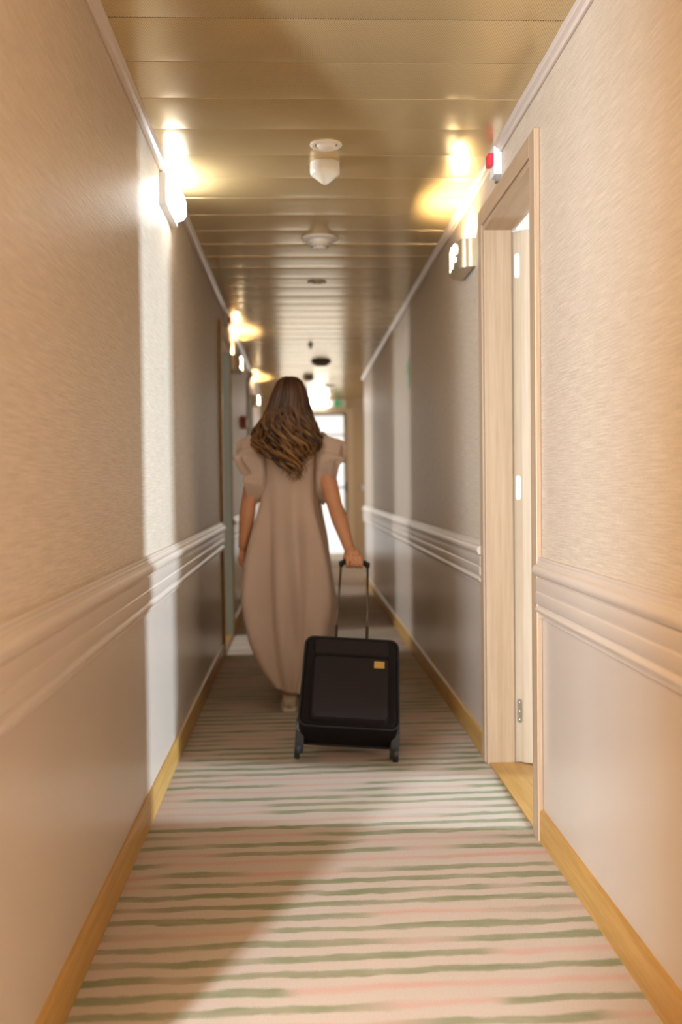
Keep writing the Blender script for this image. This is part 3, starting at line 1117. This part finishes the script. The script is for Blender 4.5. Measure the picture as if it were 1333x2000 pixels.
# left hand hanging, palm to the thigh, fingers fanned along the walking direction
hp = WL + Vector((-0.002, 0.012, -0.058))
tube(bm, [WL, WL + Vector((0, 0.008, -0.03)), hp, hp + Vector((0.004, 0.008, -0.035))], [0.022, 0.026, 0.034, 0.032], 14, flat=0.5)
ball(bm, hp, 0.032, 0.5, 1.0, 1.25)
ball(bm, hp + Vector((0.003, 0.004, -0.030)), 0.033, 0.42, 1.0, 0.7)
for j, (dy, ln) in enumerate(((-0.027, 0.060), (-0.009, 0.072), (0.010, 0.078), (0.028, 0.068))):
    b0 = hp + Vector((0.003, dy, -0.035))
    p1 = b0 + Vector((0.003, 0.003, -ln * 0.45))
    p2 = p1 + Vector((0.012, 0.004, -ln * 0.33))
    p3 = p2 + Vector((0.014, 0.002, -ln * 0.18))
    limb(bm, [b0, p1, p2, p3], [0.0088, 0.0080, 0.0072, 0.0060], 10)
b0 = WL + Vector((0.004, 0.028, -0.030))
limb(bm, [b0, b0 + Vector((0.010, 0.030, -0.028)), b0 + Vector((0.020, 0.042, -0.056)), b0 + Vector((0.025, 0.046, -0.078))], [0.013, 0.011, 0.0095, 0.0075], 10)
# right hand closed round the pull handle
G = GRIP - sn * -0.016
gx = sx_
back = Vector((0, -1, 0.15)).normalized()
pc = WR.lerp(G, 0.62) + Vector((0, 0.002, 0.016))
tube(bm, [WR, WR.lerp(pc, 0.5), pc, pc.lerp(G, 0.5) + Vector((0, -0.012, 0.012))], [0.023, 0.030, 0.038, 0.036], 14, flat=0.6)
ball(bm, pc, 0.036, 1.0, 0.62, 0.95)
for j, o_ in enumerate((-0.033, -0.011, 0.011, 0.031)):
    c = G + gx * o_
    rr = 0.0205
    ln = (0.92, 1.0, 0.97, 0.82)[j]
    pts = [pc.lerp(c, 0.55) + Vector((0, -0.016, 0.010)) + gx * o_ * 0.4]
    for a in (-15, 45, 110, 175, 220):
        a_ = math.radians(100 + a * ln)
        pts.append(c + Vector((0, math.cos(a_), math.sin(a_))) * rr)
    limb(bm, pts, [0.0110, 0.0100, 0.0092, 0.0086, 0.0078, 0.0066], 10)
tb_ = [pc + gx * -0.026 + Vector((0, 0.016, 0.010)), G + gx * -0.044 + Vector((0, 0.026, 0.016)), G + gx * -0.034 + Vector((0, 0.026, -0.006)), G + gx * -0.020 + Vector((0, 0.016, -0.022))]
limb(bm, tb_, [0.014, 0.0115, 0.0100, 0.0080], 10)
# legs: right stance foot behind, left foot stepping forward
FL, FR = Vector((-0.062, AY + 0.01, 0.09)), Vector((0.02, AY + 0.36, 0.085))
limb(bm, [(-0.115, AY, 0.86), (-0.100, AY + 0.03, 0.48), FL], [0.085, 0.056, 0.034])
limb(bm, [(0.030, AY, 0.86), (0.030, AY + 0.24, 0.50), FR], [0.085, 0.056, 0.034])
for f_ in (FL, FR):
    limb(bm, [f_ + Vector((0, -0.012, -0.045)), f_ + Vector((0, 0.07, -0.052)), f_ + Vector((0, 0.14, -0.064))], [0.028, 0.030, 0.020])
woman = build('person', bm, M_SKIN, smooth=True)
rm = woman.modifiers.new('skin_surface', 'REMESH')
rm.mode = 'VOXEL'
rm.voxel_size = 0.0042
rm.use_smooth_shade = True
sm = woman.modifiers.new('soften', 'SMOOTH')
sm.factor = 0.5
sm.iterations = 5
tag(woman, 'woman with long wavy hair and beige dress, walking away with a suitcase', 'person')


# dress -------------------------------------------------------------
def interp(tab, z):
    for (z0, *a), (z1, *b) in zip(tab, tab[1:]):
        if z0 >= z >= z1:
            f = (z0 - z) / (z0 - z1)
            return [p + (q - p) * f for p, q in zip(a, b)]
    return list(tab[-1][1:]) if z < tab[-1][0] else list(tab[0][1:])


def smooth_interp(tab, z):
    acc = [0.0] * (len(tab[0]) - 1)
    wsum = 0
    for d, w in ((-0.04, 1), (-0.02, 2), (0, 3), (0.02, 2), (0.04, 1)):
        v = interp(tab, z + d)
        acc = [p + q * w for p, q in zip(acc, v)]
        wsum += w
    return [p / wsum for p in acc]


# z, x-centre, half-width, half-depth, y-centre
DR = [(1.415, -0.041, 0.060, 0.064, AY), (1.385, -0.041, 0.098, 0.074, AY), (1.36, -0.041, 0.135, 0.088, AY), (1.33, -0.041, 0.148, 0.100, AY), (1.25, -0.041, 0.146, 0.115, AY), (1.10, -0.041, 0.140, 0.122, AY),
      (0.995, -0.045, 0.156, 0.135, AY + 0.005), (0.869, -0.047, 0.188, 0.160, AY + 0.02), (0.742, -0.050, 0.206, 0.185, AY + 0.04), (0.614, -0.050, 0.215, 0.205, AY + 0.06), (0.487, -0.051, 0.216, 0.215, AY + 0.08),
      (0.36, -0.052, 0.206, 0.215, AY + 0.09), (0.25, -0.054, 0.180, 0.20, AY + 0.09), (0.18, -0.056, 0.145, 0.175, AY + 0.08), (0.14, -0.058, 0.112, 0.15, AY + 0.07), (0.115, -0.060, 0.085, 0.13, AY + 0.06)]
bm = bmesh.new()
NS, NZ = 144, 110
rings = []
for iz in range(NZ + 1):
    z = 1.41 + (0.112 - 1.41) * iz / NZ
    cx_, a, b, cy_ = smooth_interp(DR, z)
    amp = 0.005 + 0.034 * max(0.0, min(1.0, (1.15 - z) / 0.6))
    amp *= 0.45 + 0.55 * max(0.0, min(1.0, (z - 0.1) / 0.25))
    ring = []
    for i in range(NS):
        t = 2 * PI * i / NS
        ca, sa = math.cos(t), math.sin(t)
        e = 0.88
        dx = a * math.copysign(abs(ca) ** e, ca)
        dy = b * math.copysign(abs(sa) ** e, sa)
        tw = t + 0.35 * (z - 0.7)
        w = math.sin(7 * tw + 1.1) * 0.55 + math.sin(11 * tw + 2.4 + 1.5 * z) * 0.35 + math.sin(4 * tw - 0.5) * 0.8
        w += 1.3 * mnoise.noise(Vector((ca * 2.2, sa * 2.2, z * 1.6)))
        # pleat down the middle of the back
        bc = math.exp(-((t - 1.5 * PI - 0.10 + 0.2 * (z - 0.8)) / 0.10) ** 2)
        k_ = 1 + amp * w / 0.2 + amp * 0.9 * bc / 0.2
        zz = z + 0.018 * math.sin(2 * t + 0.6) * max(0.0, min(1, (0.3 - z) / 0.2))
        ring.append(bm.verts.new((cx_ + dx * k_, cy_ + dy * k_, zz)))
    rings.append(ring)
for r0, r1 in zip(rings, rings[1:]):
    for i in range(NS):
        bm.faces.new((r0[i], r1[i], r1[(i + 1) % NS], r0[(i + 1) % NS]))


def cloth():
    t = NT('taupe_cotton')
    n1 = t.noise(t.coord((5, 5, 5)), 1.0, 3)
    n2 = t.noise(t.coord((600, 600, 600)), 1.0, 2)
    c = t.mix(n1, (0.47, 0.36, 0.295), (0.53, 0.41, 0.335))
    t.bump(n2, 0.15, 0.001)
    return t.set(color=c, rough=0.62, spec=0.35, sheen=0.15)


M_DRESS = cloth()
dress = build('dress', bm, M_DRESS, woman, True)
so = dress.modifiers.new('thickness', 'SOLIDIFY')
so.thickness = 0.004
so.offset = 0
tag(dress, 'long beige cocoon dress')
bm = bmesh.new()
loop = []
cx_, a, b, cy_ = smooth_interp(DR, 1.408)
for i in range(33):
    t = 2 * PI * i / 32
    loop.append((cx_ + a * 1.0 * math.cos(t), cy_ + b * 1.0 * math.sin(t), 1.410))
tube(bm, loop, 0.006, 8, caps=False)
build('neckband', bm, M_DRESS, dress, True)
bm = bmesh.new()
pts = []
for i in range(26):
    z = 1.385 - (1.385 - 0.98) * i / 25
    cx_, a, b, cy_ = smooth_interp(DR, z)
    pts.append((cx_ + 0.006, cy_ - b * 1.0 - 0.0075 - 0.012 * max(0, min(1, (1.15 - z) / 0.6)), z))
tube(bm, pts, 0.0022, 6)
build('back_seam', bm, M_DRESS, dress, True)

# flutter sleeves: two layers of ruffle round each armhole
for s, ph in ((-1, 0.0), (1, 1.7)):
    for layer in (0, 1):
        bm = bmesh.new()
        NU, NV = 72, 16
        grid = []
        for iu in range(NU + 1):
            u = iu / NU
            th = -PI * 0.52 + u * PI * 1.30        # from the back underarm over the shoulder to the front
            cy_, cz_ = AY - 0.004, 1.205
            by_ = -0.098 * math.cos(th)
            bz_ = 0.158 * math.sin(th)
            z = cz_ + bz_
            dx_, a, b, _ = smooth_interp(DR, z)
            bx_ = dx_ + s * (a - 0.012 - 0.008 * layer)
            top = max(0.0, math.sin(th)) ** 0.7
            mid = max(0.0, math.cos((th + 0.1) * 0.85))
            ln = (0.026 + 0.085 * top + 0.072 * mid) * (1.0 if layer == 0 else 0.78)
            row = []
            for iv in range(NV + 1):
                v = iv / NV
                sw = u * 2 * PI * 4.5 + ph + 1.3 * layer
                wv = 1.4 * (2 / PI) * math.asin(0.97 * math.sin(sw)) + 0.15 * math.sin(2 * sw + 0.5)
                wv2 = math.sin(u * 2 * PI * 9 + 2 * ph)
                f = v ** 0.8
                out = ln * (f * 1.0) + 0.008 * wv * v
                drop = -0.062 * v * v * top + 0.016 * v * (1 - v) * 4 * top * (0.7 if layer == 0 else 1.4)
                fan = 0.042 * v * wv + 0.014 * v * wv2
                ry, rz = -math.cos(th), math.sin(th)
                row.append(bm.verts.new((bx_ + s * out, cy_ + by_ + ry * (0.030 * v + fan * 0.6) + 0.006 * layer,
                                         z + drop + rz * (0.012 * v) + fan * 0.55 + 0.012 * layer * v)))
            grid.append(row)
        for r0, r1 in zip(grid, grid[1:]):
            for iv in range(NV):
                bm.faces.new((r0[iv], r1[iv], r1[iv + 1], r0[iv + 1]))
        o = build('sleeve_ruffle', bm, M_DRESS, dress, True)
        so = o.modifiers.new('thickness', 'SOLIDIFY')
        so.thickness = 0.0035

# shoes -------------------------------------------------------------
M_SHOE = plain('pale_suede', (0.46, 0.36, 0.26), 0.7, var=0.08)
M_SOLE = plain('off_white_sole', (0.58, 0.50, 0.40), 0.55)


def shoe(f_):
    base = Vector((f_.x, f_.y - 0.045, 0))
    secs = [(0.0, 0.024, 0.060), (0.012, 0.034, 0.078), (0.04, 0.037, 0.082), (0.08, 0.037, 0.080), (0.12, 0.041, 0.068), (0.17, 0.046, 0.054), (0.21, 0.043, 0.046), (0.235, 0.030, 0.038), (0.246, 0.014, 0.030)]
    bm = bmesh.new()
    rings = []
    for yv, w, h in secs:
        ring = []
        for i in range(20):
            t = 2 * PI * i / 20
            ca, sa = math.cos(t), math.sin(t)
            ring.append(bm.verts.new(base + Vector((w * math.copysign(abs(ca) ** 0.7, ca), yv, 0.018 + (h - 0.018) * (0.5 + 0.5 * math.copysign(abs(sa) ** 0.7, sa))))))
        rings.append(ring)
    for a, b in zip(rings, rings[1:]):
        for i in range(20):
            bm.faces.new((a[i], a[(i + 1) % 20], b[(i + 1) % 20], b[i]))
    bm.faces.new(rings[0][::-1])
    bm.faces.new(rings[-1])
    o = build('shoe', bm, M_SHOE, woman, True)
    bm = bmesh.new()
    pts = [(w * 1.06 + 0.001, yv) for yv, w, h in secs]
    outl = [(base.x + w, base.y + yv) for w, yv in pts] + [(base.x - w, base.y + yv) for w, yv in pts[::-1]]
    prism(bm, outl, 'z', 0.0, 0.024)
    bmesh.ops.bevel(bm, geom=[e for e in bm.edges if abs(e.verts[0].co.z - e.verts[1].co.z) < 1e-6], offset=0.004, segments=2, affect='EDGES', profile=0.5)
    tag(build('sole', bm, M_SOLE, o), 'off-white rubber sole')
    bm = bmesh.new()
    loop = [base + Vector((0.032 * math.cos(2 * PI * i / 20), 0.046 + 0.040 * math.sin(2 * PI * i / 20), 0.078 - 0.10 * max(0, math.sin(2 * PI * i / 20)) * 0.05)) for i in range(21)]
    tube(bm, loop, 0.007, 8, caps=False)
    build('collar', bm, M_SHOE, o, True)


shoe(FL)
shoe(FR)


# hair --------------------------------------------------------------
def hair_mat():
    t = NT('wavy_brown_hair')
    tc = t.n('ShaderNodeTexCoord')
    sp = t.n('ShaderNodeSeparateXYZ')
    t.t.links.new(tc.outputs['Object'], sp.inputs[0])
    geo = t.n('ShaderNodeNewGeometry')
    g = t.smooth(sp.outputs[2], 1.58, 1.25)
    rnd_ = t.math('POWER', geo.outputs['Random Per Island'], 1.6)
    dark = t.mix(rnd_, (0.040, 0.016, 0.009), (0.12, 0.055, 0.027))
    lite = t.mix(rnd_, (0.050, 0.019, 0.005), (0.36, 0.18, 0.055))
    c = t.mix(g, dark, lite)
    return t.set(color=c, rough=0.38, spec=0.5)


M_HAIR = hair_mat()
HR = [(1.668, -0.041, 0.020, 0.022, AY + 0.010), (1.66, -0.041, 0.036, 0.040, AY + 0.010), (1.64, -0.041, 0.060, 0.072, AY + 0.008), (1.60, -0.041, 0.079, 0.096, AY + 0.004), (1.55, -0.042, 0.090, 0.104, AY - 0.002),
      (1.50, -0.048, 0.102, 0.104, AY - 0.010), (1.44, -0.056, 0.124, 0.098, AY - 0.028), (1.38, -0.064, 0.144, 0.088, AY - 0.052), (1.32, -0.064, 0.150, 0.072, AY - 0.082), (1.26, -0.052, 0.112, 0.050, AY - 0.105),
      (1.20, -0.042, 0.070, 0.030, AY - 0.118), (1.14, -0.022, 0.032, 0.018, AY - 0.124)]
bm = bmesh.new()
rr_ = random.Random(11)


def hair_pt(t, z, k_):
    cx_, a, b, cy_ = smooth_interp(HR, z) if z < 1.62 else interp(HR, z)
    return Vector((cx_ + a * k_ * math.cos(t), cy_ + b * k_ * math.sin(t), z))


# under-volume
rings = []
for iz in range(30):
    z = 1.664 + (1.24 - 1.664) * iz / 29
    ring = []
    for i in range(36):
        t = 2 * PI * i / 36
        # open at the face: pull the front of the shell back
        p = hair_pt(t, z, 0.84 - 0.2 * max(0, (1.36 - z) / 0.12))
        if z < 1.60 and math.sin(t) > 0.2:
            p.y = min(p.y, AY + 0.03)
        ring.append(bm.verts.new(p))
    rings.append(ring)
for r0, r1 in zip(rings, rings[1:]):
    for i in range(36):
        bm.faces.new((r0[i], r0[(i + 1) % 36], r1[(i + 1) % 36], r1[i]))
bm.faces.new(rings[0][::-1])
bm.faces.new(rings[-1])
# locks: smooth over the crown, loosening into thick separate waves
for q in range(260):
    t0 = math.radians(rr_.uniform(160, 380))
    fringe = rr_.random()
    zend = 1.135 + 0.19 * fringe ** 1.2 + 0.13 * abs(math.cos(t0 - 0.25)) ** 2
    zst = rr_.uniform(1.60, 1.664)
    k0 = rr_.uniform(0.90, 1.04)
    ph, fq = rr_.uniform(0, 6.28), rr_.uniform(34, 56)
    am = rr_.uniform(0.008, 0.024)
    dr = rr_.uniform(-0.10, 0.10)
    n_ = 34
    pts, rad = [], []
    r0_ = rr_.uniform(0.005, 0.0105)
    for i in range(n_ + 1):
        f = i / n_
        z = zst + (zend - zst) * f
        grow = max(0.0, min(1.0, (1.53 - z) / 0.15))
        p = hair_pt(t0 + dr * f, z, k0 + (0.05 * rr_.random() - 0.02) * grow)
        p += Vector((math.sin(z * fq + ph), 0.9 * math.cos(z * fq + ph) - 0.3, 0)) * am * grow * (0.8 + 0.7 * f)
        pts.append(p)
        rad.append(max(0.0012, r0_ * (0.5 + 0.5 * min(1, f * 4)) * (1 + 0.35 * math.sin(z * fq * 0.5 + ph) * grow) * (1 if f < 0.75 else 1 - (f - 0.75) / 0.27)))
    tube(bm, pts, rad, 6, flat=0.7)
hair = build('hair', bm, M_HAIR, woman, True)
tag(hair, 'long wavy brown hair with golden ends')
